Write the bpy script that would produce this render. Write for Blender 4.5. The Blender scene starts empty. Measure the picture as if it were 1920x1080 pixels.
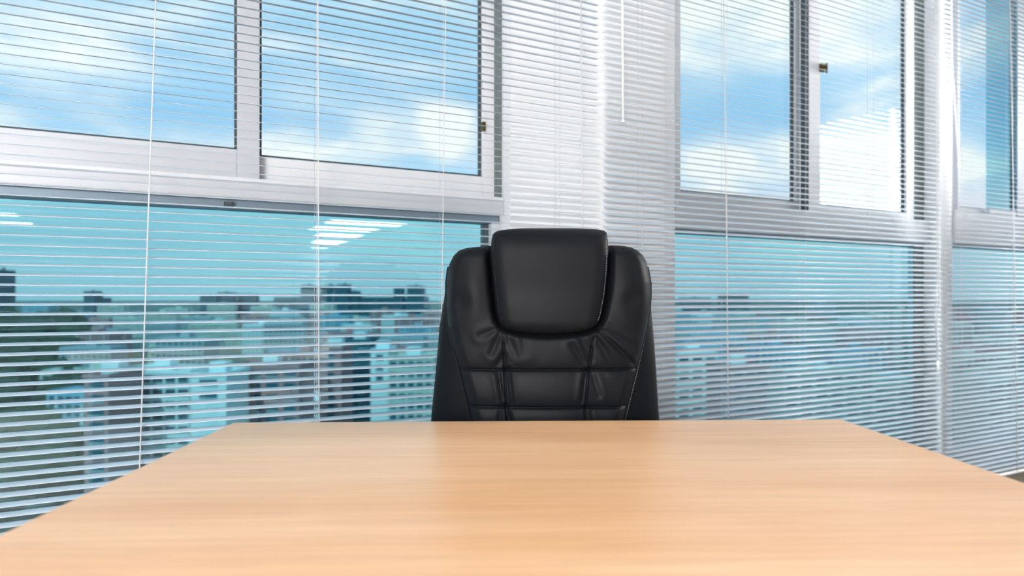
import bpy, bmesh, math, random
from mathutils import Vector, Matrix
random.seed(7)
scene = bpy.context.scene
COL = scene.collection

# ---------------------------------------------------------------- camera
F = 1280.0            # focal length in pixels of the 1920 px frame (24 mm on 36 mm)
HZ = 558.0            # pixel row of the horizon
EYE = 1.014           # eye height above the floor
cam_d = bpy.data.cameras.new('camera'); cam = bpy.data.objects.new('camera', cam_d); COL.objects.link(cam)
cam_d.lens = 24; cam_d.sensor_width = 36; cam_d.shift_y = (HZ - 540) / 1920
cam_d.clip_start = 0.02; cam_d.clip_end = 20000
cam.location = (0, 0, EYE); cam.rotation_euler = (math.pi / 2, 0, 0)
cam_d.dof.use_dof = True; cam_d.dof.focus_distance = 1.60; cam_d.dof.aperture_fstop = 2.7
scene.camera = cam
vs = scene.view_settings
vs.view_transform = 'Standard'; vs.look = 'None'; vs.gamma = 1; vs.use_curve_mapping = False
vs.exposure = 0.0
LAMP = 15.0           # radiance of the ceiling panels
BOX = 54.0            # radiance of the added out-of-view softboxes
SKY = 1.30

# ---------------------------------------------------------------- sky
world = bpy.data.worlds.new('sky'); scene.world = world; world.use_nodes = True
nt = world.node_tree; N = nt.nodes; L = nt.links; N.clear()
def nd(t, **k):
    n = N.new(t)
    for a, b in k.items(): setattr(n, a, b)
    return n
def pxdir(px, py): return Vector(((px - 960) / F, 1.0, (HZ - py) / F)).normalized()
out = nd('ShaderNodeOutputWorld'); bg = nd('ShaderNodeBackground'); L.new(bg.outputs[0], out.inputs[0])
tc = nd('ShaderNodeTexCoord'); sep = nd('ShaderNodeSeparateXYZ'); L.new(tc.outputs['Generated'], sep.inputs[0])
ramp = nd('ShaderNodeValToRGB'); L.new(sep.outputs['Z'], ramp.inputs[0])
cr = ramp.color_ramp; cr.elements[0].position = 0.0; cr.elements[0].color = (.68, .64, .68, 1)
cr.elements[1].position = 1.0; cr.elements[1].color = (.10, .32, .70, 1)
for p, c in ((.035, (.74, .67, .71, 1)), (.115, (.70, .68, .74, 1)), (.165, (.46, .66, .82, 1)), (.24, (.28, .52, .74, 1)), (.40, (.38, .61, .77, 1))):
    e = cr.elements.new(p); e.color = c
mp = nd('ShaderNodeMapping'); mp.inputs['Scale'].default_value = (3.0, 3.0, 9.0); L.new(tc.outputs['Generated'], mp.inputs[0])
no = nd('ShaderNodeTexNoise'); no.inputs['Scale'].default_value = 1.3; no.inputs['Detail'].default_value = 7; no.inputs['Roughness'].default_value = .52
no.inputs['Distortion'].default_value = .3
L.new(mp.outputs[0], no.inputs['Vector'])
cl = nd('ShaderNodeMapRange'); cl.inputs[1].default_value = .40; cl.inputs[2].default_value = .74; cl.interpolation_type = 'SMOOTHSTEP'
L.new(no.outputs['Fac'], cl.inputs[0])
acc = cl.outputs[0]
# clouds, plus right-pane glare painted as one: direction, angular size, amount
for px, py, r, a in ((835, 240, .075, .9), (560, 175, .10, .35), (1345, 330, .075, 1.0),
                     (1320, 40, .16, .6), (1560, 30, .16, .7), (1640, 300, .16, 1.1), (700, 270, .07, .5), (60, 150, .06, .3)):
    d = pxdir(px, py)
    dot = nd('ShaderNodeVectorMath', operation='DISTANCE'); L.new(tc.outputs['Generated'], dot.inputs[0]); dot.inputs[1].default_value = d
    wob = nd('ShaderNodeMath', operation='MULTIPLY_ADD'); L.new(no.outputs['Fac'], wob.inputs[0]); wob.inputs[1].default_value = -r * 2.2; L.new(dot.outputs['Value'], wob.inputs[2])
    m = nd('ShaderNodeMapRange'); m.interpolation_type = 'SMOOTHSTEP'
    m.inputs[1].default_value = r - r * 1.1; m.inputs[2].default_value = -r * 1.1; m.inputs[3].default_value = 0; m.inputs[4].default_value = a
    L.new(wob.outputs[0], m.inputs[0])
    ad = nd('ShaderNodeMath', operation='ADD'); L.new(acc, ad.inputs[0]); L.new(m.outputs[0], ad.inputs[1]); acc = ad.outputs[0]
fd = nd('ShaderNodeMapRange'); fd.inputs[1].default_value = .01; fd.inputs[2].default_value = .10; L.new(sep.outputs['Z'], fd.inputs[0])
ml = nd('ShaderNodeMath', operation='MULTIPLY', use_clamp=True); L.new(acc, ml.inputs[0]); L.new(fd.outputs[0], ml.inputs[1])
mx = nd('ShaderNodeMix', data_type='RGBA'); L.new(ml.outputs[0], mx.inputs[0]); L.new(ramp.outputs[0], mx.inputs[6]); mx.inputs[7].default_value = (.86, .85, .82, 1)
L.new(mx.outputs[2], bg.inputs[0]); bg.inputs[1].default_value = SKY

# sun stands behind the office building and lights the facades of the town
sd = bpy.data.lights.new('sun', 'SUN'); so = bpy.data.objects.new('sun', sd); COL.objects.link(so)
sd.energy = 2.9; sd.angle = math.radians(2); sd.color = (1, .96, .9)
so.rotation_euler = (math.radians(52), 0, math.radians(-14))

# ---------------------------------------------------------------- materials
def mat(name, col, rough=.5, metal=0, spec=.5, noise=None, bump=None, emit=None):
    m = bpy.data.materials.new(name); m.use_nodes = True
    t = m.node_tree; b = t.nodes['Principled BSDF']
    b.inputs['Base Color'].default_value = (*col, 1); b.inputs['Roughness'].default_value = rough
    b.inputs['Metallic'].default_value = metal; b.inputs['Specular IOR Level'].default_value = spec
    c = t.nodes.new('ShaderNodeTexCoord')
    if noise:
        sc, amt = noise
        n = t.nodes.new('ShaderNodeTexNoise'); n.inputs['Scale'].default_value = sc; n.inputs['Detail'].default_value = 4
        t.links.new(c.outputs['Object'], n.inputs['Vector'])
        r = t.nodes.new('ShaderNodeMix'); r.data_type = 'RGBA'
        r.inputs[6].default_value = (*[x * (1 - amt) for x in col], 1); r.inputs[7].default_value = (*[min(1, x * (1 + amt)) for x in col], 1)
        t.links.new(n.outputs['Fac'], r.inputs[0]); t.links.new(r.outputs[2], b.inputs['Base Color'])
    if bump:
        sc, st, dist = bump
        n = t.nodes.new('ShaderNodeTexNoise'); n.inputs['Scale'].default_value = sc; n.inputs['Detail'].default_value = 5
        t.links.new(c.outputs['Object'], n.inputs['Vector'])
        u = t.nodes.new('ShaderNodeBump'); u.inputs['Strength'].default_value = st; u.inputs['Distance'].default_value = dist
        t.links.new(n.outputs['Fac'], u.inputs['Height']); t.links.new(u.outputs[0], b.inputs['Normal'])
    if emit:
        b.inputs['Emission Color'].default_value = (*emit[0], 1); b.inputs['Emission Strength'].default_value = emit[1]
    return m
def glass(name, tint, k=1.0):
    m = bpy.data.materials.new(name); m.use_nodes = True; t = m.node_tree; t.nodes.clear()
    o = t.nodes.new('ShaderNodeOutputMaterial'); mxs = t.nodes.new('ShaderNodeMixShader')
    tr = t.nodes.new('ShaderNodeBsdfTransparent'); tr.inputs[0].default_value = (*tint, 1)
    gl = t.nodes.new('ShaderNodeBsdfGlossy'); gl.inputs['Roughness'].default_value = 0.0; gl.inputs[0].default_value = (1, 1, 1, 1)
    lw = t.nodes.new('ShaderNodeLayerWeight'); lw.inputs[0].default_value = .5      # Schlick reflectance from the facing angle
    pw = t.nodes.new('ShaderNodeMath'); pw.operation = 'POWER'; pw.inputs[1].default_value = 5; t.links.new(lw.outputs['Facing'], pw.inputs[0])
    mu = t.nodes.new('ShaderNodeMath'); mu.operation = 'MULTIPLY_ADD'; mu.inputs[1].default_value = .95 * k; mu.inputs[2].default_value = .045 * k
    t.links.new(pw.outputs[0], mu.inputs[0]); t.links.new(mu.outputs[0], mxs.inputs[0])
    t.links.new(tr.outputs[0], mxs.inputs[1]); t.links.new(gl.outputs[0], mxs.inputs[2]); t.links.new(mxs.outputs[0], o.inputs[0])
    return m
M = {}
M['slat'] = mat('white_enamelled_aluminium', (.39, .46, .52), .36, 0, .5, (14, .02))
M['cord'] = mat('white_cord', (.48, .49, .51), .7, noise=(400, .05))
M['rail'] = mat('blind_rail_enamel', (.80, .81, .83), .35, noise=(10, .02))
M['wand'] = mat('clear_white_plastic', (.9, .9, .9), .2, noise=(30, .02))
M['frame'] = mat('window_frame_grey_white', (.54, .55, .58), .4, .1, .5, (9, .03))
M['frame_white'] = mat('window_frame_white', (.74, .74, .76), .4, 0, .5, (9, .02))
M['track'] = mat('dark_window_track', (.15, .175, .17), .5, .2, .5, (20, .15))
M['shaded_bar'] = mat('shaded_window_head', (.17, .22, .27), .45, .3, .5, (12, .08))  # shade of the recess under the transom, put into the dark colour
M['gasket'] = mat('rubber_gasket', (.05, .065, .075), .6, noise=(30, .1))
M['latch'] = mat('bronze_latch', (.12, .085, .03), .35, .8, noise=(60, .2))
M['wall'] = mat('white_plaster', (.80, .80, .81), .85, 0, .2, (6, .02), (90, .12, .002))
M['ceiling'] = mat('ceiling_plaster', (.82, .82, .81), .9, 0, .2, (5, .02), (60, .15, .002))
M['floor'] = mat('beige_office_floor', (.20, .18, .15), .5, 0, .4, (7, .08), (200, .2, .001))
M['base'] = mat('beige_brown_skirting', (.22, .20, .165), .6, noise=(12, .05))
M['sill'] = mat('sill_stone', (.55, .54, .52), .4, noise=(20, .05))
M['glass_hi'] = glass('clear_blue_glass', (.93, .985, .995), 1.0)
M['glass_lo'] = glass('cyan_tinted_glass', (.53, .86, .92), 2.1)
M['glass_dark'] = glass('teal_tinted_glass', (.60, .83, .88), 1.2)
M['leather'] = mat('black_leather', (.0060, .0068, .0086), .50, 0, .095, (5, .12), (260, .16, .0012))
M['leather_side'] = mat('black_leather_side', (.0042, .0050, .0066), .50, 0, .09, (5, .12), (260, .16, .0012))
M['stitch'] = mat('grey_thread', (.20, .22, .26), .7, noise=(80, .1))
M['plastic'] = mat('black_nylon', (.02, .02, .021), .45, noise=(30, .1))
M['chrome'] = mat('chrome', (.7, .7, .72), .15, 1, noise=(10, .03))
M['lamp'] = mat('lamp_diffuser', (.9, .9, .9), .5, noise=(3, .01), emit=((.97, .985, 1), LAMP))
M['lampbody'] = mat('lamp_housing', (.8, .8, .8), .5, noise=(10, .02))
M['desk_leg'] = mat('grey_desk_leg', (.35, .36, .38), .4, .5, noise=(20, .05))
def wood():
    m = bpy.data.materials.new('beech_laminate'); m.use_nodes = True; t = m.node_tree; b = t.nodes['Principled BSDF']; Lk = t.links
    c = t.nodes.new('ShaderNodeTexCoord')
    def noise(scale, s, det, dist=0):
        mp = t.nodes.new('ShaderNodeMapping'); mp.inputs['Scale'].default_value = scale; Lk.new(c.outputs['Object'], mp.inputs[0])
        n = t.nodes.new('ShaderNodeTexNoise'); n.inputs['Scale'].default_value = s; n.inputs['Detail'].default_value = det; n.inputs['Distortion'].default_value = dist
        Lk.new(mp.outputs[0], n.inputs['Vector']); return n
    broad = noise((.35, 3.2, 1), 2.2, 3, .3); fine = noise((2.2, 130, 1), 2.0, 6, .2); pore = noise((6, 320, 1), 2.2, 2)
    r1 = t.nodes.new('ShaderNodeValToRGB'); Lk.new(broad.outputs['Fac'], r1.inputs[0])
    e = r1.color_ramp.elements; e[0].position = .34; e[0].color = (.74, .43, .225, 1); e[1].position = .68; e[1].color = (.86, .56, .335, 1)
    r2 = t.nodes.new('ShaderNodeValToRGB'); Lk.new(fine.outputs['Fac'], r2.inputs[0])
    e = r2.color_ramp.elements; e[0].position = .36; e[0].color = (.80, .75, .70, 1); e[1].position = .62; e[1].color = (1.0, 1.0, 1.0, 1)
    mm = t.nodes.new('ShaderNodeMix'); mm.data_type = 'RGBA'; mm.blend_type = 'MULTIPLY'; mm.inputs[0].default_value = .8
    Lk.new(r1.outputs[0], mm.inputs[6]); Lk.new(r2.outputs[0], mm.inputs[7])
    r3 = t.nodes.new('ShaderNodeValToRGB'); Lk.new(pore.outputs['Fac'], r3.inputs[0])
    e = r3.color_ramp.elements; e[0].position = .30; e[0].color = (.85, .80, .76, 1); e[1].position = .45; e[1].color = (1, 1, 1, 1)
    m2 = t.nodes.new('ShaderNodeMix'); m2.data_type = 'RGBA'; m2.blend_type = 'MULTIPLY'; m2.inputs[0].default_value = .5
    Lk.new(mm.outputs[2], m2.inputs[6]); Lk.new(r3.outputs[0], m2.inputs[7]); Lk.new(m2.outputs[2], b.inputs['Base Color'])
    b.inputs['Roughness'].default_value = .30; b.inputs['Specular IOR Level'].default_value = .5
    bu = t.nodes.new('ShaderNodeBump'); bu.inputs['Strength'].default_value = .08; bu.inputs['Distance'].default_value = .0005
    Lk.new(fine.outputs['Fac'], bu.inputs['Height']); Lk.new(bu.outputs[0], b.inputs['Normal'])
    return m
M['wood'] = wood()
M['c_white'] = mat('far_white_render', (.72, .74, .74), .9, noise=(.05, .1))
M['c_cream'] = mat('far_cream_render', (.58, .55, .48), .9, noise=(.05, .1))
M['c_pink'] = mat('far_pink_brick', (.50, .22, .22), .9, noise=(.05, .15))
M['c_grey'] = mat('far_grey_render', (.36, .40, .43), .9, noise=(.05, .1))
M['c_blue'] = mat('far_blue_cladding', (.24, .42, .52), .7, noise=(.05, .1))
M['c_dark'] = mat('far_dark_tower', (.05, .12, .16), .8, noise=(.05, .1))
M['c_win'] = mat('far_window_glass', (.03, .10, .13), .2, noise=(.1, .2))
M['c_roof'] = mat('far_flat_roof', (.30, .30, .30), .9, noise=(.1, .15))
M['leaf'] = mat('dark_foliage', (.025, .055, .03), .9, noise=(.5, .4), bump=(1.2, .6, .5))
M['bark'] = mat('bark', (.06, .045, .03), .9, noise=(2, .2))
M['ground'] = mat('town_ground', (.10, .14, .12), .95, noise=(.012, .4))

# ---------------------------------------------------------------- mesh helpers
class MB:
    def __init__(s): s.v = []; s.f = []; s.m = []
    def box(s, x0, x1, y0, y1, z0, z1, mi=0):
        n = len(s.v)
        s.v += [(x0, y0, z0), (x1, y0, z0), (x1, y1, z0), (x0, y1, z0), (x0, y0, z1), (x1, y0, z1), (x1, y1, z1), (x0, y1, z1)]
        s.f += [(n, n+3, n+2, n+1), (n+4, n+5, n+6, n+7), (n, n+1, n+5, n+4), (n+1, n+2, n+6, n+5), (n+2, n+3, n+7, n+6), (n+3, n, n+4, n+7)]
        s.m += [mi] * 6; return s
    def tube(s, pts, r, k=8, mi=0):
        pts = [Vector(p) for p in pts]; n0 = len(s.v)
        rs = r if isinstance(r, (list, tuple)) else [r] * len(pts)
        for i, p in enumerate(pts):
            a = pts[max(0, i-1)]; b = pts[min(len(pts)-1, i+1)]; t = (b - a).normalized()
            q = Vector((0, 0, 1)) if abs(t.z) < .9 else Vector((1, 0, 0)); e1 = t.cross(q).normalized(); e2 = t.cross(e1)
            for j in range(k):
                an = 2 * math.pi * j / k; s.v.append(tuple(p + rs[i] * (math.cos(an) * e1 + math.sin(an) * e2)))
        for i in range(len(pts) - 1):
            for j in range(k):
                a = n0 + i*k + j; b = n0 + i*k + (j+1) % k; s.f.append((a, b, b + k, a + k)); s.m.append(mi)
        s.f.append(tuple(n0 + j for j in range(k))[::-1]); s.f.append(tuple(n0 + (len(pts)-1)*k + j for j in range(k))); s.m += [mi, mi]
        return s
    def mesh(s, name, mats, smooth=False):
        me = bpy.data.meshes.new(name); me.from_pydata(s.v, [], s.f); me.update()
        for q in (mats if isinstance(mats, (list, tuple)) else [mats]): me.materials.append(q)
        me.polygons.foreach_set('material_index', s.m[:len(me.polygons)] if s.m else [0] * len(me.polygons))
        bm = bmesh.new(); bm.from_mesh(me); bmesh.ops.recalc_face_normals(bm, faces=bm.faces); bm.to_mesh(me); bm.free()
        if smooth: me.polygons.foreach_set('use_smooth', [True] * len(me.polygons))
        return me
    def build(s, name, mats, parent=None, smooth=False, bevel=0, loc=None, rotz=0):
        return link(name, s.mesh(name, mats, smooth), parent, bevel, loc, rotz)
def link(name, me, parent=None, bevel=0, loc=None, rotz=0):
    o = bpy.data.objects.new(name, me); COL.objects.link(o)
    if parent: o.parent = parent
    if loc is not None: o.location = loc
    if rotz: o.rotation_euler = (0, 0, rotz)
    if bevel:
        b = o.modifiers.new('bevel', 'BEVEL'); b.width = bevel; b.segments = 2; b.limit_method = 'ANGLE'
    return o
def tag(o, label=None, cat=None, group=None, kind=None):
    if label: o['label'] = label
    if cat: o['category'] = cat
    if group: o['group'] = group
    if kind: o['kind'] = kind
    return o
def empty(name, loc=(0, 0, 0), rotz=0, parent=None):
    o = bpy.data.objects.new(name, None); COL.objects.link(o); o.location = loc; o.rotation_euler = (0, 0, rotz)
    o.empty_display_size = .1
    if parent: o.parent = parent
    return o

# ---------------------------------------------------------------- window wall frame of reference
# u runs along the wall to the right, o outward through the window, z up; o = 0 is the plane of the blinds
VPX = 3400.0
_d = Vector((VPX - 960, F)).normalized(); WX, WY = _d.x, _d.y
NX, NY = -WY, WX
DIST = 1.974
ANG = math.atan2(WY, WX)
ORG = (NX * DIST, NY * DIST, 0)
def T(px, o):
    dx = (px - 960) / F; return (DIST + o) / (dx * NX + NY)
def U(px, o):
    dx = (px - 960) / F; return T(px, o) * (dx * WX + WY)
def Z(px, py, o): return EYE + (HZ - py) / F * T(px, o)
CEIL = 2.90
UL, UR, OB = -5.5, 9.5, -24.0      # room extent
WO = .05                           # room face of the window wall
WT = .165                           # wall thickness

# windows (room-face openings): left u, right u
w1 = (-2.6, U(957, WO)); w2 = (U(1246, WO), U(1763, WO)); w3 = (U(1777, WO), 5.9)
SILL, HEAD = .16, 2.85
mb = MB()
mb.box(UL, UR, WO, WO + WT, -.1, SILL); mb.box(UL, UR, WO, WO + WT, HEAD, CEIL + .2)
for a, b in ((UL, w1[0]), (w1[1], w2[0]), (w2[1], w3[0]), (w3[1], UR)): mb.box(a, b, WO, WO + WT, SILL, HEAD)
tag(mb.build('wall_back', M['wall'], loc=ORG, rotz=ANG), 'white plastered window wall and pier behind the blinds', kind='structure')
tag(MB().box(UL - .2, UR + .2, OB - .2, WO + WT, -.12, 0).build('floor', M['floor'], loc=ORG, rotz=ANG), 'beige office floor showing at the lower right', kind='structure')
tag(MB().box(UL - .2, UR + .2, OB - .2, WO + WT, CEIL, CEIL + .25).build('ceiling', M['ceiling'], loc=ORG, rotz=ANG), 'white office ceiling', kind='structure')
tag(MB().box(UL - .2, UL, OB, WO, 0, CEIL).build('wall_left', M['wall'], loc=ORG, rotz=ANG), 'white side wall', kind='structure')
tag(MB().box(UR, UR + .2, OB, WO, 0, CEIL).build('wall_right', M['wall'], loc=ORG, rotz=ANG), 'white side wall', kind='structure')
tag(MB().box(UL, UR, OB - .2, OB, 0, CEIL).build('wall_front', M['wall'], loc=ORG, rotz=ANG), 'white wall opposite the windows', kind='structure')
tag(MB().box(UL, UR, WO - .012, WO, 0, .135).build('baseboard_back', M['base'], loc=ORG, rotz=ANG), 'beige brown skirting under the windows', kind='structure')

def window(n, label):
    e = empty('window_%d' % n, ORG, ANG); tag(e, label, kind='structure'); return e
def rect(p, name, m, u0, u1, o0, o1, z0, z1, bevel=.0015):
    return MB().box(min(u0, u1), max(u0, u1), o0, o1, min(z0, z1), max(z0, z1)).build(name, m, p, bevel=bevel)
def sash(win, ug0, ug1, zg0, zg1, sl, sr, sb, st, o0, m, gmat, gasket=.004, latch=None):
    """sash around a glass area ug0..ug1 x zg0..zg1; sl/sr/sb/st widths of its members; room face at o0"""
    o1 = o0 + .035
    s = MB(); s.box(ug0 - sl, ug0, o0, o1, zg0 - sb, zg1 + st); s.box(ug1, ug1 + sr, o0, o1, zg0 - sb, zg1 + st)
    s.box(ug0, ug1, o0 + .001, o1, zg0 - sb, zg0); s.box(ug0, ug1, o0 + .001, o1, zg1, zg1 + st)
    ob = s.build('sash', m, win, bevel=.002)
    g = gasket; q = MB()
    q.box(ug0, ug0 + g, o0 + .012, o0 + .026, zg0, zg1); q.box(ug1 - g, ug1, o0 + .012, o0 + .026, zg0, zg1)
    q.box(ug0, ug1, o0 + .012, o0 + .026, zg0, zg0 + g); q.box(ug0, ug1, o0 + .012, o0 + .026, zg1 - g, zg1)
    q.build('gasket', M['gasket'], ob)
    rect(ob, 'pane', gmat, ug0 + .001, ug1 - .001, o0 + .016, o0 + .022, zg0 + .001, zg1 - .001, 0)
    return ob
TOPZ = HEAD - .05

# ---- window 1 (left)
W = window(1, 'large grey framed window at the left, two sliding sashes over a wide fixed pane')
A, B = .107, .150         # room faces of the two sliding tracks
z_tr0 = Z(0, 345, A); z_tr1 = Z(0, 300, A)
rect(W, 'transom', M['frame'], w1[0] + .04, U(942, A), A - .012, .20, z_tr0, z_tr1 - .012, .004)
rect(W, 'transom_ledge', M['frame_white'], w1[0] + .04, U(941, A), A - .016, A + .02, z_tr1 - .012, z_tr1, .002)
z = Z(0, 238, A)
sash(W, w1[0] + .10, U(445, A), z, TOPZ - .04, .05, U(487, A) - U(445, A), z - z_tr1, .04, A, M['frame'], M['glass_hi'], .006)
zb = Z(487, 293, B)
s2 = sash(W, U(487, B), U(905, B), zb, TOPZ - .04, .05, U(928, B) - U(905, B), zb - z_tr1, .04, B, M['frame_white'], M['glass_hi'], .007)
rect(W, 'track', M['track'], U(926, .17), w1[1] + .002, .165, .20, z_tr1, TOPZ)
rect(W, 'track', M['track'], U(937, A), w1[1] + .0, A + .005, .165, z_tr1, TOPZ)
rect(W, 'frame_head', M['frame'], w1[0], w1[1], A, .20, TOPZ, HEAD)
rect(W, 'frame_jamb', M['frame'], w1[0], w1[0] + .04, A, .20, SILL, TOPZ)
# lower fixed light
rect(W, 'lower_head', M['shaded_bar'], w1[0] + .04, U(936, .125), .125, .20, Z(0, 366, .125), z_tr0, .003)
rect(W, 'lower_jamb', M['frame'], U(922, .125), U(938, .125), .125, .20, SILL + .06, Z(0, 366, .125), .003)
rect(W, 'track', M['gasket'], U(912, .15), U(923, .15), .15, .20, SILL + .06, Z(0, 366, .125))
rect(W, 'track', M['track'], U(938, .13), w1[1], .13, .20, SILL + .06, z_tr0)
rect(W, 'lower_sill', M['frame'], w1[0], w1[1], A, .20, SILL, SILL + .06, .004)
rect(W, 'pane', M['glass_lo'], w1[0] + .04, U(920, .16), .165, .172, SILL + .06, z_tr0, 0)
l = rect(W, 'latch', M['latch'], U(901, B), U(907, B), B - .018, B + .0, Z(903, 247, B), Z(903, 230, B), .002); l['label'] = 'small bronze latch on the sash stile'
l = MB().box(U(420, .12), U(438, .12), .108, .125, Z(430, 386, .12), Z(430, 379, .12)).tube([(U(430, .12), .100, Z(430, 383, .12)), (U(430, .12), .125, Z(430, 383, .12))], .005).build('latch', M['gasket'], W)
tag(rect(None, 'trim_1', M['sill'], w1[0], w1[1], WO - .02, A, SILL - .02, SILL, .003), 'stone window board under the left window', kind='structure')
o = bpy.data.objects['trim_1']; o.location = ORG; o.rotation_euler = (0, 0, ANG)

# ---- window 2 (right of the pier)
W = window(2, 'grey framed window right of the white pier, two sliding sashes over a fixed pane')
z_tr0 = Z(1265, 428, A); z_tr1 = Z(1265, 375, A)
rect(W, 'frame_jamb', M['frame_white'], w2[0], U(1266, A), A, .20, SILL, TOPZ, .003)
rect(W, 'transom', M['frame'], U(1266, A), U(1742, A), A - .012, .20, z_tr0, z_tr1, .004)
zg = Z(1275, 353, A)
sash(W, U(1290, A) , U(1507, A), zg, TOPZ - .04, U(1290, A) - U(1270, A), .03, zg - z_tr1, .04, A + .043, M['frame'], M['glass_hi'], .006)
zg = Z(1540, 384, A)
s = sash(W, U(1538, A), U(1700, A), zg, TOPZ - .04, U(1538, A) - U(1517, A), U(1714, A) - U(1700, A), zg - z_tr1, .04, A, M['frame_white'], M['glass_hi'], .006)
rect(W, 'track', M['gasket'], U(1503, .13), U(1517, .13), A + .002, A + .030, z_tr1, TOPZ)
rect(W, 'track', M['track'], U(1713, .13), w2[1] - .002, .128, .142, z_tr1, TOPZ)
rect(W, 'frame_head', M['frame'], w2[0], w2[1], A, .20, TOPZ, HEAD)
rect(W, 'lower_head', M['shaded_bar'], U(1266, .125), U(1735, .125), .125, .20, Z(1265, 435, .125), z_tr0, .003)
rect(W, 'track', M['track'], U(1716, .13), w2[1] - .002, .13, .142, SILL + .06, z_tr0)
rect(W, 'lower_sill', M['frame'], w2[0], w2[1], A, .20, SILL, SILL + .06, .004)
rect(W, 'pane', M['glass_lo'], U(1266, .165), U(1730, .165), .165, .172, SILL + .06, z_tr0, 0)
lz = Z(1539, 128, A); lu = U(1539, A)
lt = MB().box(lu - .012, lu + .012, A - .014, A, lz - .018, lz + .018).tube([(lu, A - .03, lz + .012), (lu, A - .03, lz - .03)], [.006, .004]).tube([(lu, A - .03, lz), (lu, A - .01, lz)], .006).build('latch', M['latch'], W)
lt['label'] = 'small dark latch on the white meeting stile'
t_ = rect(None, 'trim_2', M['sill'], w2[0], w2[1], WO - .02, A, SILL - .02, SILL, .003); t_.location = ORG; t_.rotation_euler = (0, 0, ANG)
tag(t_, 'stone window board under the middle window', kind='structure')

# ---- window 3 (far right)
W = window(3, 'grey framed window at the far right edge, running out of the picture')
z_tr0 = Z(1890, 463, A); z_tr1 = Z(1890, 404, A)
rect(W, 'frame_jamb', M['frame_white'], w3[0], U(1786, A), A, .20, SILL, TOPZ, .003)
rect(W, 'transom', M['frame'], U(1786, A), w3[1] - .04, A - .012, .20, z_tr0, z_tr1, .004)
sash(W, U(1800, B), U(1905, B), z_tr1 + .03, TOPZ - .04, .02, .02, .03, .04, B, M['frame'], M['glass_hi'], .006)
ug = U(1850, A + .018); ue = U(1912, A) + .9
sb_ = MB().box(ue, ue + .04, A, A + .035, z_tr1, TOPZ).box(ug, ue, A, A + .035, z_tr1, z_tr1 + .03).box(ug, ue, A, A + .035, TOPZ - .04, TOPZ).build('sash', M['frame'], W, bevel=.002)
rect(sb_, 'pane', M['glass_dark'], ug, ue, A + .016, A + .022, z_tr1 + .03, TOPZ - .04, 0)
rect(W, 'mullion', M['frame'], U(1906, A), U(1925, A), A - .008, A - .001, z_tr1, TOPZ)
rect(W, 'frame_head', M['frame'], w3[0], w3[1], A, .20, TOPZ, HEAD)
rect(W, 'frame_jamb', M['frame'], w3[1] - .04, w3[1], A, .20, SILL, TOPZ)
rect(W, 'lower_head', M['shaded_bar'], U(1786, .125), w3[1] - .04, .125, .20, z_tr0 - .012, z_tr0, .003)
rect(W, 'lower_sill', M['frame'], w3[0], w3[1], A, .20, SILL, SILL + .06, .004)
rect(W, 'pane', M['glass_dark'], U(1786, .165), w3[1] - .04, .165, .172, SILL + .06, z_tr0, 0)
t_ = rect(None, 'trim_3', M['sill'], w3[0], w3[1], WO - .02, A, SILL - .02, SILL, .003); t_.location = ORG; t_.rotation_euler = (0, 0, ANG)
tag(t_, 'stone window board under the far right window', kind='structure')

# ---------------------------------------------------------------- venetian blinds
PITCH = .02356
def slat_mesh(length, tilt, width=.027, crown=.0013, th=.00035):
    v = []; f = []; k = 6
    for x in (0, length):
        for side in (0, 1):
            for i in range(k + 1):
                s_ = i / k * 2 - 1; y = s_ * width / 2; z = crown * (1 - s_ * s_) - (th if side else 0)
                # room edge (negative y) hangs lower
                v.append((x, y * math.cos(tilt) - z * math.sin(tilt), y * math.sin(tilt) + z * math.cos(tilt)))
    n = k + 1
    for i in range(k):
        f += [(i, i+1, 2*n+i+1, 2*n+i), (n+i+1, n+i, 3*n+i, 3*n+i+1)]
        f += [(i+1, i, n+i, n+i+1), (2*n+i, 2*n+i+1, 3*n+i+1, 3*n+i)]
    f += [(0, 2*n, 3*n, n), (2*n-1, 4*n-1, 3*n-1, n-1)]
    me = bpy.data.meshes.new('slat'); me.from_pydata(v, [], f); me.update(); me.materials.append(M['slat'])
    bm = bmesh.new(); bm.from_mesh(me); bmesh.ops.recalc_face_normals(bm, faces=bm.faces); bm.to_mesh(me); bm.free()
    me.polygons.foreach_set('use_smooth', [True] * (4 * k) + [False] * 2)
    return me
def lean_cord(px0, px1, y0, y1, o, zlo, zhi):
    """cord passing through two picture points on the plane o, carried on to zlo..zhi"""
    ua, za = U(px0, o), Z(px0, y0, o); ub, zb_ = U(px1, o), Z(px1, y1, o)
    g = (ub - ua) / (zb_ - za)
    return (ua + (zlo - za) * g, o, zlo), (ua + (zhi - za) * g, o, zhi)
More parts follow.
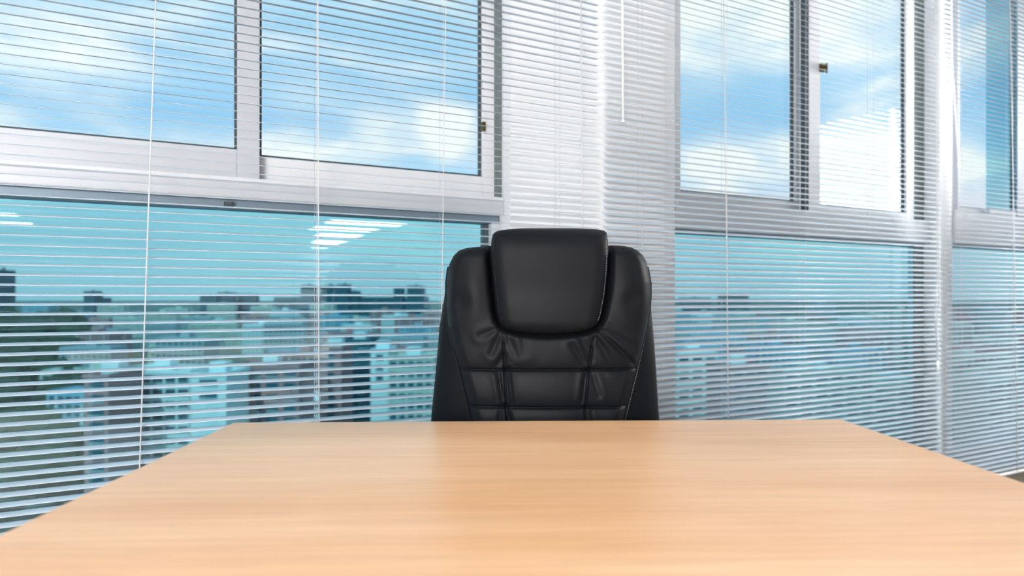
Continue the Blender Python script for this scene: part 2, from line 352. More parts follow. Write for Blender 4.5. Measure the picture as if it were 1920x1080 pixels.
def blind(u0, u1, phase, zbot, tilt, label, ladders, o=0.0):
    b = empty('venetian_blind', ORG, ANG); tag(b, label, 'blind', 'white venetian blinds on the window wall')
    me = slat_mesh(u1 - u0, tilt); zz = phase
    while zz > zbot + .03: zz -= PITCH
    zz += PITCH; first = zz
    rnd = random.Random(int(u0 * 100))
    while zz < CEIL - .055:
        s_ = bpy.data.objects.new('slat', me); COL.objects.link(s_); s_.parent = b
        s_.location = (u0 + rnd.uniform(-.0015, .0015), o + rnd.uniform(-.0006, .0006), zz + rnd.uniform(-.0005, .0005))
        s_.rotation_euler = (rnd.uniform(-.02, .02), 0, 0)
        zz += PITCH
    MB().box(u0, u1, o - .013, o + .013, first - PITCH - .009, first - PITCH + .004).build('bottom_rail', M['rail'], b, bevel=.003)
    MB().box(u0 - .003, u1 + .003, o - .02, o + .02, CEIL - .04, CEIL - .002).build('head_rail', M['rail'], b, bevel=.002)
    zb = first - PITCH; zt = CEIL - .04
    for px in ladders:
        u = U(px, o); q = MB()
        q.tube([(u, o - .0148, zb), (u, o - .0148, zt)], .0006, 5); q.tube([(u, o + .0148, zb), (u, o + .0148, zt)], .0006, 5)
        q.build('ladder_cord', M['cord'], b)
    return b, zb, zt
ZB = Z(1890, 893, 0)
phA = Z(0, 5.3, 0)
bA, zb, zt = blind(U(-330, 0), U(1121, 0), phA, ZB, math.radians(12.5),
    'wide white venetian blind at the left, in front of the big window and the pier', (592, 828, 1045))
for x0, x1, y1, r in ((292, 262, 870, .0017), (596, 598, 790, .0016), (836, 830, 440, .0012), (1089, 1092, 428, .0020)):
    p, q = lean_cord(x0, x1, 0, y1, -.024, zb, zt)
    MB().tube([p, q], r, 8).build('lift_cord', M['cord'], bA, True)
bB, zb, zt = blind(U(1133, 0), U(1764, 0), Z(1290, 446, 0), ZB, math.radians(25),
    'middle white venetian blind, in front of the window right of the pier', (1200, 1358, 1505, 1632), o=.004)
p, q = lean_cord(1357, 1366, 0, 770, -.020, zb, zt); MB().tube([p, q], .0016, 8).build('lift_cord', M['cord'], bB, True)
MB().tube([(U(1164, -.03), -.03, zt), (U(1168, -.03), -.03, Z(1168, 222, -.03))], .0035, 6).tube([(U(1168, -.03), -.03, Z(1168, 224, -.03)), (U(1168, -.03), -.03, Z(1168, 229, -.03))], .0045, 8).build('tilt_wand', M['wand'], bB, True)
def uz(px, py, o): return (U(px, o), o, Z(px, py, o))
MB().tube([(U(1752, -.03), -.03, zt), uz(1755, 300, -.03), uz(1757, 520, -.03), uz(1753, 600, -.03), uz(1757, 660, -.03)], .0020, 8).build('pull_cord', M['cord'], bB, True)
MB().tube([(U(1756, -.034), -.034, zt), uz(1759, 420, -.034), uz(1761, 560, -.034), uz(1756, 612, -.034), uz(1758, 676, -.034)], .0026, 8).build('pull_cord', M['cord'], bB, True)
MB().tube([uz(1758, 676, -.034), uz(1758, 682, -.034), uz(1758, 694, -.034)], [.0035, .006, .0075], 10).build('cord_tassel', M['wand'], bB, True)
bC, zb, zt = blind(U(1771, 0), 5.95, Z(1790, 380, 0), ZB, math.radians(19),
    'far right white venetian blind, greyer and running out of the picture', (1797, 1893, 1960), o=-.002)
p, q = lean_cord(1894, 1908, 0, 885, -.022, zb, zt); MB().tube([p, q], .0022, 8).build('lift_cord', M['cord'], bC, True)
MB().tube([(U(1782, -.04), -.04, zt), uz(1785, 120, -.045), uz(1797, 305, -.06)], .004, 6).tube([uz(1797, 305, -.06), uz(1797.5, 315, -.06)], .0055, 8).build('tilt_wand', M['wand'], bC, True)

# ---------------------------------------------------------------- ceiling lights
def light(u0, u1, o0, o1, label, group='unseen ceiling panel lights added as fill'):
    c = empty('ceiling_light', P3(((u0 + u1) / 2), ((o0 + o1) / 2), CEIL), ANG); tag(c, label, 'lamp', group)
    w, d = (u1 - u0) / 2, (o1 - o0) / 2
    fr = MB(); fr.box(-w, w, -d, -d + .02, -.03, 0).box(-w, w, d - .02, d, -.03, 0).box(-w, -w + .02, -d + .02, d - .02, -.03, 0).box(w - .02, w, -d + .02, d - .02, -.03, 0)
    fr.build('housing', M['lampbody'], c)
    MB().box(-w + .02, w - .02, -d + .02, d - .02, -.022, -.012).build('diffuser', M['lamp'], c)
def P3(u, o, z): return (WX * u + NX * (DIST + o), WY * u + NY * (DIST + o), z)
G = 2 * .168 - DIST    # mirror of a distance behind the glass: o = .336 - (N - DIST)
def mir(n): return 2 * .168 - (n - DIST)
FAR = 'white ceiling panel light deep in the room, mirrored in the left window'
for i, (a, b, n0, n1) in enumerate(((3.15, 4.75, 12.6, 14.6), (3.15, 4.55, 14.8, 16.4), (3.6, 4.65, 16.6, 18.2), (3.95, 4.75, 18.4, 20.0), (4.3, 4.8, 20.2, 21.8))):
    a, b, n0, n1 = [q * (CEIL - EYE) / 1.586 for q in (a, b, n0, n1)]
    light(a, b, mir(n1), mir(n0), FAR, 'row of ceiling lights mirrored in the left window')
FILL = 'white ceiling panel light added as fill, outside the picture'
NL = [(-1.9, -.7, -2.7, -2.1), (2.9, 4.1, -3.3, -2.7), (4.6, 5.8, -6.3, -5.7), (6.6, 7.8, -9.3, -8.7)]  # unseen panels added to light the wall, chair and desk
for i in range(8): NL.append((-3.9, -2.7, -3.6 - 2.2 * i, -3.0 - 2.2 * i))
for a, b, o0, o1 in NL:
    light(a, b, o0, o1, FILL)

# two softboxes added out of view: frontal fill, and glare in the right window
M['box2'] = mat('small_fill_box_diffuser', (.9, .9, .9), .6, noise=(3, .01), emit=((1, .99, .985), BOX * .75))
M['box'] = mat('fill_box_diffuser', (.9, .9, .9), .6, noise=(3, .01), emit=((1, .99, .985), BOX))
def fill_softbox(u, o, z, tu, to, tz, w, h, label, k=1.0):
    p = Vector(P3(u, o, z)); t = Vector(P3(tu, to, tz)); d = (t - p).normalized()
    e = empty('fill_softbox', (p.x, p.y, 0)); tag(e, label, 'studio lamp')
    R = d.to_track_quat('Y', 'Z').to_matrix().to_4x4(); R.translation = (0, 0, z)
    q = MB(); q.v = [(-w/2, 0, -h/2), (w/2, 0, -h/2), (w/2, 0, h/2), (-w/2, 0, h/2), (-.08, -.45, -.08), (.08, -.45, -.08), (.08, -.45, .08), (-.08, -.45, .08)]
    q.f = [(0, 1, 5, 4), (1, 2, 6, 5), (2, 3, 7, 6), (3, 0, 4, 7), (4, 5, 6, 7)]; q.m = [0] * 5
    q.box(-.07, .07, -.72, -.45, -.07, .07)
    ob = q.build('housing', M['plastic'], e); ob.matrix_local = R
    ob = MB().box(-w/2 + .01, w/2 - .01, -.008, .006, -h/2 + .01, h/2 - .01).build('diffuser', M['box'] if w > 1 else M['box2'], e); ob.matrix_local = R
    b = R @ Vector((0, -.6, -.07))
    st = MB().tube([(b.x, b.y, b.z), (b.x, b.y, .25)], .013, 8)
    for i in range(3):
        a_ = i * 2.094; st.tube([(b.x, b.y, .75), (b.x + .45 * math.cos(a_), b.y + .45 * math.sin(a_), .01)], .010, 6)
    st.build('stand', M['plastic'], e)
fill_softbox(-2.3, -4.6, 1.22, .8, 0, 1.30, 1.5, 1.3, 'large square fill light on a stand, added behind the camera, outside the picture')
fill_softbox(4.6, -1.0, 1.95, 1.4, -.45, 1.5, .9, .8, 'small fill light on a stand, added for glare by the far right window, outside the picture')

# ---------------------------------------------------------------- desk
TZ = .75; TH = .028
cl_ = Vector(((437 - 960) / F * (EYE - TZ) * F / (792 - HZ), (EYE - TZ) * F / (792 - HZ)))
cr_ = Vector(((1578 - 960) / F * (EYE - TZ) * F / (786 - HZ), (EYE - TZ) * F / (786 - HZ)))
tw = (cr_ - cl_).length; ta = math.atan2(cr_.y - cl_.y, cr_.x - cl_.x); TD = 1.15
desk = empty('desk', (cl_.x, cl_.y, 0), ta); tag(desk, 'wide light beech office desk with a smooth wood grain top', 'desk')
top = MB().box(0, tw, -TD, 0, TZ - TH, TZ).build('desktop', M['wood'], desk, bevel=.0022)
MB().box(-.0008, tw + .0008, -.0004, .0008, TZ - TH + .003, TZ - .003).build('edge_band', M['wood'], desk)
for x in (.06, tw - .11):
    for y in (-.12, -TD + .07):
        MB().box(x, x + .05, y, y + .05, 0, TZ - TH).build('leg', M['desk_leg'], desk, bevel=.003)
MB().box(.11, tw - .11, -TD + .085, -TD + .105, .40, TZ - TH).build('modesty_panel', M['wood'], desk, bevel=.002)

# ---------------------------------------------------------------- executive chair
YC = 1.62; K = YC / F
CX = (1031 - 960) * K
def cx(px): return (px - 960) * K - CX
def cz(py): return EYE + (HZ - py) * K
def lerp(tab, y):
    if y <= tab[0][0]: return tab[0][1]
    for (a, p), (b, q) in zip(tab, tab[1:]):
        if y <= b: 
            t = (y - a) / (b - a); return p + (q - p) * t
    return tab[-1][1]
def smooth_tab(tab, y, r=7):
    return sum(lerp(tab, y + d) for d in (-r, -r/2, 0, r/2, r)) / 5
OL = [(461, 912), (463, 885), (465, 868), (470, 855), (479, 846), (492, 840), (504, 837), (547, 830), (612, 819), (684, 813), (789, 802), (860, 798), (930, 808), (975, 830)]
OR = [(459, 1150), (461, 1172), (464, 1188), (470, 1200), (479, 1209), (492, 1215), (504, 1218), (540, 1226), (612, 1234), (684, 1240), (789, 1248), (860, 1252), (930, 1244), (975, 1222)]
CL = [(461, 914), (463, 888), (465, 872), (470, 859), (479, 850), (492, 843), (504, 839), (530, 836), (575, 836), (612, 839), (645, 847), (677, 857), (728, 870), (787, 883), (850, 892), (975, 896)]
CR = [(459, 1148), (461, 1170), (464, 1185), (470, 1196), (479, 1206), (492, 1213), (504, 1216), (530, 1221), (554, 1221), (580, 1219), (612, 1213), (645, 1205), (684, 1195), (735, 1181), (787, 1168), (850, 1160), (975, 1156)]
HL = [(430, 965), (432, 940), (436, 929), (442, 924), (455, 922), (482, 921), (536, 926), (580, 931), (598, 935), (607, 941), (614, 950), (619, 966), (623, 1000)]
HR = [(429, 1096), (431, 1120), (433, 1130), (437, 1135), (482, 1136), (520, 1133), (554, 1129), (590, 1122), (603, 1117), (612, 1109), (618, 1094), (623, 1050)]
def solid(name, rows, cols, fr, bk, m, parent, Lt, Rt, dedge=0.0):
    """closed cushion: rows of picture heights, bounded by the outlines Lt/Rt; fr/bk give depth (towards the viewer negative)"""
    v = []; f = []; nr = len(rows); nc = cols + 1
    for side in (0, 1):
        for i, y in enumerate(rows):
            a = lerp(Lt, y); b = lerp(Rt, y)
            for j in range(nc):
                t = j / cols
                s_ = 2 * t - 1; s_ = math.copysign(1 - (1 - abs(s_)) ** 1.35, s_)
                x = a + (b - a) * (s_ + 1) / 2
                d = (bk if side else fr)(x, y, s_, i / (nr - 1))
                v.append((cx(x), d, cz(y)))
    o = nr * nc
    for i in range(nr - 1):
        for j in range(nc - 1):
            a = i * nc + j; f.append((a, a + 1, a + nc + 1, a + nc)); f.append((o + a + 1, o + a, o + a + nc, o + a + nc + 1))
    for i in range(nr - 1):
        a = i * nc; f.append((a, a + nc, o + a + nc, o + a)); a += nc - 1; f.append((a + nc, a, o + a, o + a + nc))
    for j in range(nc - 1):
        f.append((j + 1, j, o + j, o + j + 1)); a = (nr - 1) * nc + j; f.append((a, a + 1, o + a + 1, o + a))
    me = bpy.data.meshes.new(name); me.from_pydata(v, [], f); me.update()
    bm = bmesh.new(); bm.from_mesh(me); bmesh.ops.remove_doubles(bm, verts=bm.verts, dist=.0002); bmesh.ops.recalc_face_normals(bm, faces=bm.faces); bm.to_mesh(me); bm.free()
    me.materials.append(m); me.polygons.foreach_set('use_smooth', [True] * len(me.polygons))
    return link(name, me, parent)
def segd(x, y, s):
    x0, y0, x1, y1 = s[:4]; dx, dy = x1 - x0, y1 - y0; L2 = dx*dx + dy*dy
    t = max(0, min(1, ((x - x0) * dx + (y - y0) * dy) / L2)); return math.hypot(x - x0 - t*dx, y - y0 - t*dy), t
def c2(x, y): return (780 + x / 2.77, 410 + y / 2.77)
def chain(*pts):
    q = [c2(*p) for p in pts]; return [(a[0], a[1], b[0], b[1]) for a, b in zip(q, q[1:])]
seams = [(800, 690, 1260, 688.5), (800, 757, 1260, 759), (800, 826, 1260, 828), (800, 893, 1260, 895)]
vseams = chain((455, 560), (456, 640), (462, 775), (468, 960), (478, 1080), (478, 1400)) + chain((925, 560), (898, 660), (885, 775), (868, 960), (866, 1080), (866, 1400))
folds = [  # x0,y0,x1,y1 (crop), width px, depth m
    ((430, 790), (455, 950), 4.0, .0040), ((478, 770), (502, 950), 3.5, .0040), ((448, 565), (395, 690), 5, .0035), ((440, 560), (340, 600), 5, .0028),
    ((470, 590), (520, 700), 6, .0025), ((870, 780), (850, 930), 4, .0042), ((895, 775), (935, 900), 5, .0030), ((925, 565), (1135, 765), 4.0, .0055),
    ((935, 560), (1110, 650), 5, .0035), ((905, 580), (1010, 770), 5, .0030), ((800, 650), (872, 765), 5, .0035), ((840, 600), (885, 720), 5, .0030),
    ((555, 590), (560, 690), 6, .0018), ((445, 960), (430, 1060), 4, .0035), ((470, 960), (500, 1060), 4, .0035), ((880, 960), (895, 1060), 4, .0035),
    ((455, 700), (410, 775), 5, .0025)]
folds = [(*c2(*a), *c2(*b), w, d) for a, b, w, d in folds]
def base(x, y):      # gentle body curve of the whole back (metres, + away from viewer)
    t = (y - 461) / 330.0
    return .012 * (t - .55) ** 2 * 2 - .010 + .00000075 * (x - 1030) ** 2 * (1.0)
def shell_f(x, y, s_, t):
    e = max(0, 1 - abs(s_) ** 5) ** .5; tt = max(0, 1 - ((max(0, 480 - y)) / 22) ** 2) ** .5 if y < 480 else 1
    return base(x, y) + .038 - .052 * e * min(1, tt + .05)
def shell_b(x, y, s_, t):
    e = max(0, 1 - abs(s_) ** 4) ** .5; tt = max(0, 1 - ((max(0, 490 - y)) / 32) ** 2) ** .5 if y < 490 else 1
    return base(x, y) + .040 + .055 * e * tt
PADL = [(x, y) for y, x in HL] + [(1025, 624)] + [(x, y) for y, x in reversed(HR)]
PADS = [(a[0], a[1], b[0], b[1]) for a, b in zip(PADL, PADL[1:])]
def pad_dist(x, y):
    if y < 623 and lerp(HL, y) <= x <= lerp(HR, y): return 0.0
    if y > 670 or x < 880 or x > 1180: return 50.0
    return min(segd(x, y, q)[0] for q in PADS)
def cush_f(x, y, s_, t):
    a = lerp(CL, y); b = lerp(CR, y); e = min(x - a, b - x); top = y - (463 - 4 * (x - 870) / 320)
    r = 26.0
    p = 1 - max(0, 1 - max(0, e) / r) ** 2; p = math.sqrt(max(0, p))
    q = 1 - max(0, 1 - max(0, top) / 24.0) ** 2; q = math.sqrt(max(0, q))
    h = .052 * p * q
    # bolster swelling beside the head pad
    for bx in (885, 1172):
        h += .016 * math.exp(-((x - bx) / 34) ** 2 - ((y - 545) / 70) ** 2) * q
    for bx, by in ((868, 565), (1176, 562)): h -= .006 * math.exp(-((x - bx) / 16) ** 2 - ((y - by) / 18) ** 2)
    # channel around the head pad
    d = pad_dist(x, y); h -= .040 * math.exp(-(d / 6.5) ** 2) * min(1, q + .3) * (1 if y < 600 else max(.55, 1 - (y - 600) / 60))
    for s in seams:
        d, _ = segd(x, y, s); h -= .0085 * math.exp(-(d / 1.7) ** 2) + .0085 * math.exp(-d / 12)
    for s in vseams:
        d, _ = segd(x, y, s)
        if d < 60: h -= (.0070 * math.exp(-(d / 1.9) ** 2) + .0055 * math.exp(-d / 14)) * min(1, max(0, (y - 612) / 60))
    for s in folds:
        d, tt = segd(x, y, s)
        if d < 30: h -= s[5] * math.exp(-(d / (s[4])) ** 2) * (1 - .75 * abs(tt - .3)) - s[5] * .5 * math.exp(-((d - s[4] * 2.2) / (s[4] * 1.5)) ** 2)
    return base(x, y) - .004 - h
def cush_b(x, y, s_, t): return base(x, y) + .030
def pad_f(x, y, s_, t):
    a = lerp(HL, y); b = lerp(HR, y); e = min(x - a, b - x)
    p = math.sqrt(max(0, 1 - max(0, 1 - max(0, e) / 30.0) ** 2.4)); q = math.sqrt(max(0, 1 - max(0, 1 - (y - 428) / 44.0) ** 2)); w = math.sqrt(max(0, 1 - max(0, 1 - (624 - y) / 26.0) ** 2.2))
    v = .030 * p * w + .008 * math.exp(-((y - 560) / 50) ** 2) * p
    # the pad curls backwards over the top edge of the back
    return base(x, y) - .050 - v * min(1, q + .2) + .060 * (1 - q)
def pad_b(x, y, s_, t):
    q = math.sqrt(max(0, 1 - max(0, 1 - (y - 428) / 40.0) ** 2))
    return base(x, y) - .030 + (.095 * (1 - q) if y < 468 else 0) + .02 * math.exp(-((y - 440) / 20) ** 2)
ch = empty('office_chair', (CX, YC, 0)); tag(ch, 'black leather executive office chair with a padded headrest, behind the desk', 'chair')
def yrows(a, b, n, ease=True):
    return [a + (b - a) * ((i / n) ** 1.25 if ease else i / n) for i in range(n + 1)]
sh = solid('backrest', yrows(460, 975, 130), 60, shell_f, shell_b, M['leather_side'], ch, OL, OR)
cu = solid('back_cushion', yrows(460.5, 970, 400), 300, cush_f, cush_b, M['leather'], ch, CL, CR)
hp = solid('headrest', yrows(429, 623, 90, False), 70, pad_f, pad_b, M['leather'], ch, HL, HR)
# piping and stitches
def edge_path(tab, y0, y1, n, off, dep):
    return [(cx(lerp(tab, y0 + (y1 - y0) * i / n) + off), dep(y0 + (y1 - y0) * i / n), cz(y0 + (y1 - y0) * i / n)) for i in range(n + 1)]
for tab, sg in ((CL, 1), (CR, -1)):
    MB().tube(edge_path(tab, 500, 965, 60, -sg * 1.0, lambda y: base(lerp(tab, y), y) - .012), .0016, 6).build('piping', M['leather'], cu, True)
def stitches(name, parent, tab, off, dep, y0, y1, step, m):
    q = MB(); y = y0
    while y < y1:
        x = lerp(tab, y) + off; x2 = lerp(tab, y + step * .6) + off
        q.tube([(cx(x), dep(x, y), cz(y)), (cx(x2), dep(x2, y + step * .6), cz(y + step * .6))], .00055, 5); y += step
    o = q.build(name, m, parent); o['kind'] = 'stuff'; return o
stitches('stitching', sh, CR, 4.5, lambda x, y: shell_f(x, y, 2 * (x - lerp(OL, y)) / (lerp(OR, y) - lerp(OL, y)) - 1, 0) - .0006, 520, 800, 4.2, M['stitch'])
stitches('stitching', sh, OR, -3.5, lambda x, y: shell_f(x, y, 2 * (x - lerp(OL, y)) / (lerp(OR, y) - lerp(OL, y)) - 1, 0) - .0006, 500, 800, 4.2, M['stitch'])
stitches('stitching', hp, HR, -5, lambda x, y: pad_f(x, y, 0, 0) - .0004, 445, 600, 4.2, M['stitch'])
stitches('stitching', hp, HL, 5, lambda x, y: pad_f(x, y, 0, 0) - .0004, 450, 596, 4.2, M['plastic'])
# seat, arms, mechanism and star base stand below the desk top
def pillow(x0, x1, y0, y1, z0, z1, r, name, m, parent):
    v = []; f = []; nu, nv = 28, 16
    X, Y, Zc = (x0 + x1) / 2, (y0 + y1) / 2, (z0 + z1) / 2; a, b, c = (x1 - x0) / 2, (y1 - y0) / 2, (z1 - z0) / 2
    se = lambda w, e: math.copysign(abs(w) ** e, w)
    for i in range(nv + 1):
        ph = -math.pi / 2 + math.pi * i / nv
        for j in range(nu):
            th = 2 * math.pi * j / nu
            v.append((X + a * se(math.cos(ph), r) * se(math.cos(th), .35), Y + b * se(math.cos(ph), r) * se(math.sin(th), .35), Zc + c * se(math.sin(ph), .7)))
    for i in range(nv):
        for j in range(nu): q = i * nu + j; q2 = i * nu + (j + 1) % nu; f.append((q, q2, q2 + nu, q + nu))
    me = bpy.data.meshes.new(name); me.from_pydata(v, [], f); me.update(); me.materials.append(m)
    bm = bmesh.new(); bm.from_mesh(me); bmesh.ops.remove_doubles(bm, verts=bm.verts, dist=.0003); bmesh.ops.recalc_face_normals(bm, faces=bm.faces); bm.to_mesh(me); bm.free()
    me.polygons.foreach_set('use_smooth', [True] * len(me.polygons)); return link(name, me, parent)
pillow(-.26, .26, -.50, .03, .40, .52, .35, 'seat', M['leather'], ch)
for sx in (-1, 1):
    MB().tube([(sx * .30, -.06, .47), (sx * .315, -.08, .60), (sx * .315, -.13, .648), (sx * .315, -.33, .648), (sx * .30, -.38, .60), (sx * .26, -.36, .45)], .014, 10).build('armrest', M['plastic'], ch, True)
    pillow(sx * .315 - .032, sx * .315 + .032, -.35, -.09, .645, .680, .4, 'arm_pad', M['leather'], ch)
MB().box(-.10, .10, -.34, -.08, .375, .402).build('tilt_mechanism', M['plastic'], ch, bevel=.01)
MB().tube([(0, -.2, .13), (0, -.2, .38)], .025, 16).build('gas_lift', M['chrome'], ch, True)
for i in range(5):
    an = math.radians(90 + 72 * i); dx, dy = math.cos(an), math.sin(an)
    lg = MB().tube([(dx * .02, -.2 + dy * .02, .13), (dx * .16, -.2 + dy * .16, .115), (dx * .29, -.2 + dy * .29, .08)], [.032, .024, .017], 10).build('base_arm', M['chrome'], ch, True)
    c0 = (dx * .29, -.2 + dy * .29)
    px_, py_ = -dy, dx
    wm = MB().tube([(c0[0] - px_ * .024, c0[1] - py_ * .024, .027), (c0[0] - px_ * .006, c0[1] - py_ * .006, .027)], .027, 14)
    wm.tube([(c0[0] + px_ * .006, c0[1] + py_ * .006, .027), (c0[0] + px_ * .024, c0[1] + py_ * .024, .027)], .027, 14).tube([(c0[0], c0[1], .03), (c0[0], c0[1], .075)], .008, 8)
    wm.build('caster', M['plastic'], lg, True)

# ---------------------------------------------------------------- the town outside
GZ = -55.0
tag(MB().box(-9000, 9000, 60, 12000, GZ - 2, GZ).build('ground', M['ground']), 'distant town ground seen through the windows', kind='structure')
def block_mesh(name, w, d, h, wall, floor_h=3.1, bay=3.6, pink=None):
    q = MB(); z = 0; n = max(2, int(h / floor_h))
    q.box(-w/2 + .4, w/2 - .4, -d/2 + .4, d/2 - .4, 0, n * floor_h, 1)              # glazed core
    for i in range(n + 1): q.box(-w/2, w/2, -d/2, d/2, i * floor_h - (1.3 if i else 0), i * floor_h + (.35 if i < n else .8), 0)
    k = max(2, int(w / bay))
    for i in range(k + 1):
        x = -w/2 + w * i / k; q.box(x - .5, x + .5, -d/2 + .02, d/2 - .02, 0, n * floor_h, 2 if i % 3 == 1 else 0)
    q.box(-w/2 + 1, w/2 - 1, -d/2 + 1, d/2 - 1, n * floor_h + .4, n * floor_h + .7, 3)
    q.box(-3, 3, -2.5, 2.5, n * floor_h + .5, n * floor_h + 3.4, 0)
    return q.mesh(name, [wall, M['c_win'], pink or wall, M['c_roof']])
kinds = [('white', 'white', M['c_white'], M['c_white']), ('cream', 'cream', M['c_cream'], M['c_pink']), ('pink', 'pinkish brick', M['c_pink'], M['c_white']),
         ('grey', 'grey', M['c_grey'], M['c_grey']), ('blue', 'blue roofed', M['c_blue'], M['c_white'])]
variants = []
for k_, word, a, b in kinds:
    for w, d, h in ((46, 14, 19), (30, 16, 28)): variants.append((word, block_mesh('block', w, d, h, a, pink=b), w))
def at(px, py, Y): return Vector(((px - 960) / F * Y, Y, EYE + (HZ - py) / F * Y))
# near buildings with windows of their own
def near_block(x0, x1, ytop, Y, wall, label, bays, floors, fh=3.0, rot=0.0, winw=.62, side=None, d=14, solidwall=False):
    a, b = at(x0, ytop, Y), at(x1, ytop, Y); w = b.x - a.x; top = a.z; h = top - GZ
    e = empty('apartment_building', ((a.x + b.x) / 2, Y + d / 2, GZ), rot); tag(e, label, 'building')
    MB().box(-w/2, w/2, -d/2, d/2, 0, h).build('wall', wall, e)
    MB().box(-w/2 - .3, w/2 + .3, -d/2 - .3, -d/2 + .1, h - .2, h + .8).box(-w/2 - .3, w/2 + .3, d/2 - .1, d/2 + .3, h - .2, h + .8).box(-w/2 - .3, -w/2 + .1, -d/2, d/2, h - .2, h + .8).box(w/2 - .1, w/2 + .3, -d/2, d/2, h - .2, h + .8).build('parapet', wall, e)
    MB().box(-2, 2, -2, 2, h, h + 2.8).build('stair_head', M['c_white'], e)
    if bays:
        bw = w / bays; wm = MB().box(-bw * winw / 2, bw * winw / 2, -.12, .25, 0, 1.5).mesh('window', M['c_win'])
        sm = MB().box(-bw * winw / 2 - .1, bw * winw / 2 + .1, -.35, .1, -.18, 0).mesh('balcony', M['c_white'])
        for f_ in range(floors):
            for i in range(bays):
                wo = link('window', wm, e, loc=(-w/2 + bw * (i + .5), -d/2, h - fh * (f_ + 1) + .7))
                link('window_ledge', sm, wo, loc=(0, 0, 0))
    return e
near_block(158, 203, 708, 149, M['c_pink'], 'pinkish brick end of the nearest apartment block at the lower left', 1, 8, 3.0)
near_block(213, 355, 700, 166, M['c_white'], 'nearest white apartment block with dark window rows at the lower left', 6, 8, 3.0, winw=.8)
near_block(357, 424, 705, 162, M['c_white'], 'blank white stair tower beside the nearest apartment block', 1, 2, 3.0, winw=.5)
near_block(428, 560, 690, 178, M['c_pink'], 'pinkish apartment block right of the blank white tower', 4, 8, 3.0, winw=.7)
near_block(600, 640, 655, 200, M['c_pink'], 'narrow pinkish block left of the chair', 1, 8, 3.0, winw=.3)
near_block(642, 693, 640, 225, M['c_dark'], 'narrow dark block between a pinkish and a white one, left of the chair', 2, 9, 3.0)
near_block(695, 728, 660, 198, M['c_white'], 'slim white tower left of the chair', 1, 3, 3.0, winw=.4)
near_block(729, 812, 672, 192, M['c_cream'], 'pale apartment block with long window rows just left of the chair', 5, 8, 3.0, winw=.75)
near_block(880, 1010, 700, 230, M['c_white'], 'white apartment block hidden behind the chair back', 5, 6, 3.0, winw=.75)
near_block(1270, 1345, 665, 215, M['c_white'], 'white apartment block behind the middle blind, right of the chair', 3, 8, 3.0, winw=.7)
near_block(1352, 1440, 690, 180, M['c_pink'], 'pinkish apartment block behind the middle blind', 4, 7, 3.0, winw=.7)
near_block(1470, 1640, 700, 230, M['c_cream'], 'cream apartment block behind the middle blind, near its right side', 6, 7, 3.0, winw=.7)
# the rest of the town
rnd = random.Random(5); cnt = 0; Y = 270.0
placed = []     # (x, y, radius) of everything standing out there
for o_ in COL.objects:
    if o_.name.startswith('apartment_building'): placed.append((o_.location.x, o_.location.y, 24))
def free(x, y, r):
    if any((x - a) ** 2 + (y - b) ** 2 < (r + c) ** 2 for a, b, c in placed): return False
    placed.append((x, y, r)); return True
while cnt < 260 and Y < 1450:
    half = Y * .80; x = -half + rnd.uniform(0, 40)
    while x < half and cnt < 260:
        word, me, w = rnd.choice(variants)
        s_ = 1.0 + max(0, Y - 600) / 1500.0
        if Y > 1400: break
        if Y < 820 and 960 + F * (x + w) / Y < 215: x += 10; continue
        if not free(x + w * s_ / 2, Y, w * s_ * .46): x += 6; continue
        o = bpy.data.objects.new('city_block', me); COL.objects.link(o)
        o.location = (x + w * s_ / 2, Y, GZ); o.rotation_euler = (0, 0, rnd.uniform(-.2, .2)); o.scale = (s_, s_, rnd.uniform(.8, 1.25) * (1 + max(0, Y - 500) / 2600))
        tag(o, 'small far %s block among the many in the town beyond the blinds' % word, 'building', 'far %s blocks of the town' % word); cnt += 1
        x += w * s_ + rnd.uniform(8, 30) * s_ * (1 + Y / 1500)
    Y += 40 + Y * .085
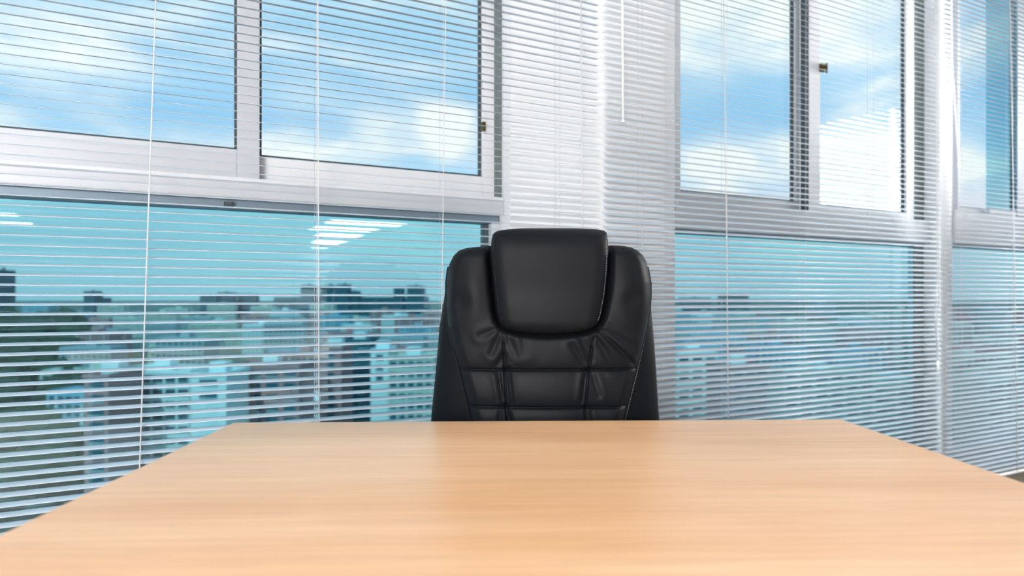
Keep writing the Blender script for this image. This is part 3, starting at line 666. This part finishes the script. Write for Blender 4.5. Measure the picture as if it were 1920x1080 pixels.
# skyline towers
tow = block_mesh('tower', 40, 30, 70, M['c_dark'], 3.6, 6)
def tower(x0, x1, y0, Y, word):
    a, b = at(x0, y0, Y), at(x1, y0, Y)
    o = bpy.data.objects.new('tower', tow); COL.objects.link(o); o.location = ((a.x + b.x) / 2, Y, GZ); o.scale = ((b.x - a.x) / 40, 1, (a.z - GZ) / 72.6)
    tag(o, word, 'building')
tower(165, 184, 543, 1500, 'dark skyline tower left of the leaning cord of the left blind')
tower(184, 202, 556, 1580, 'low dark skyline block joined to the tower by the leaning cord')
tower(380, 410, 551, 1700, 'low dark skyline block in the middle of the left window')
tower(412, 440, 546, 1780, 'dark skyline tower in the middle of the left window')
tower(450, 482, 549, 1830, 'flat dark skyline block right of the middle of the left window')
tower(568, 592, 531, 1600, 'tall dark skyline tower just left of the second cord')
tower(604, 636, 532, 1640, 'dark skyline tower just right of the second cord')
tower(636, 656, 530, 1560, 'tallest dark skyline tower right of the second cord')
tower(656, 674, 543, 1700, 'stepped low end of the skyline towers right of the second cord')
tower(740, 757, 536, 1600, 'slim dark skyline tower, the left one of a pair near the chair')
tower(765, 796, 533, 1600, 'broad dark skyline tower nearest to the chair')
tower(520, 800, 555, 1900, 'long low dark ridge of buildings on the skyline')
tower(0, 14, 500, 920, 'grey tower cut by the left edge of the picture')
tower(1275, 1330, 556, 1700, 'low dark skyline block seen through the middle blind')
tower(1350, 1400, 550, 1750, 'dark skyline tower seen through the middle blind')
# trees below the left window
tb = bmesh.new(); bmesh.ops.create_icosphere(tb, subdivisions=3, radius=1)
for v in tb.verts:
    n = v.co.normalized(); v.co = n * (1 + .16 * math.sin(7 * n.x + 3 * n.z) * math.cos(6 * n.y) + rnd.uniform(-.09, .09))
crown = bpy.data.meshes.new('crown'); tb.to_mesh(crown); tb.free(); crown.materials.append(M['leaf'])
trunk = MB().tube([(0, 0, 0), (0, 0, 5)], [.35, .22], 8).mesh('trunk', M['bark'])
for i in range(95):
    left = i < 62
    for tries in range(600):
        if left: px, Y = rnd.uniform(-130, 150), rnd.uniform(150, 800)
        else: px, Y = rnd.uniform(150, 1800), rnd.uniform(140, 320)
        r = rnd.uniform(4.5, 7) * (1 + (Y / 330 if left else 0))
        if free((px - 960) / F * Y, Y, r * (1.15 if left else 1.7)): break
    else: continue
    x = (px - 960) / F * Y; e = empty('tree', (x, Y, GZ)); i = 0 if left else 99
    tag(e, 'dark green round tree far below the windows' if i >= 46 else 'dark green round tree in the clump at the lower left, behind the blind', 'tree', 'trees between the blocks' if i >= 46 else 'clump of trees at the lower left')
    tk = link('trunk', trunk, e); tk.scale = (1, 1, r / 5); c = link('crown', crown, e, loc=(0, 0, 4 + r * .8)); c.scale = (r, r, r * 1.05); c.rotation_euler = (0, 0, rnd.uniform(0, 6))
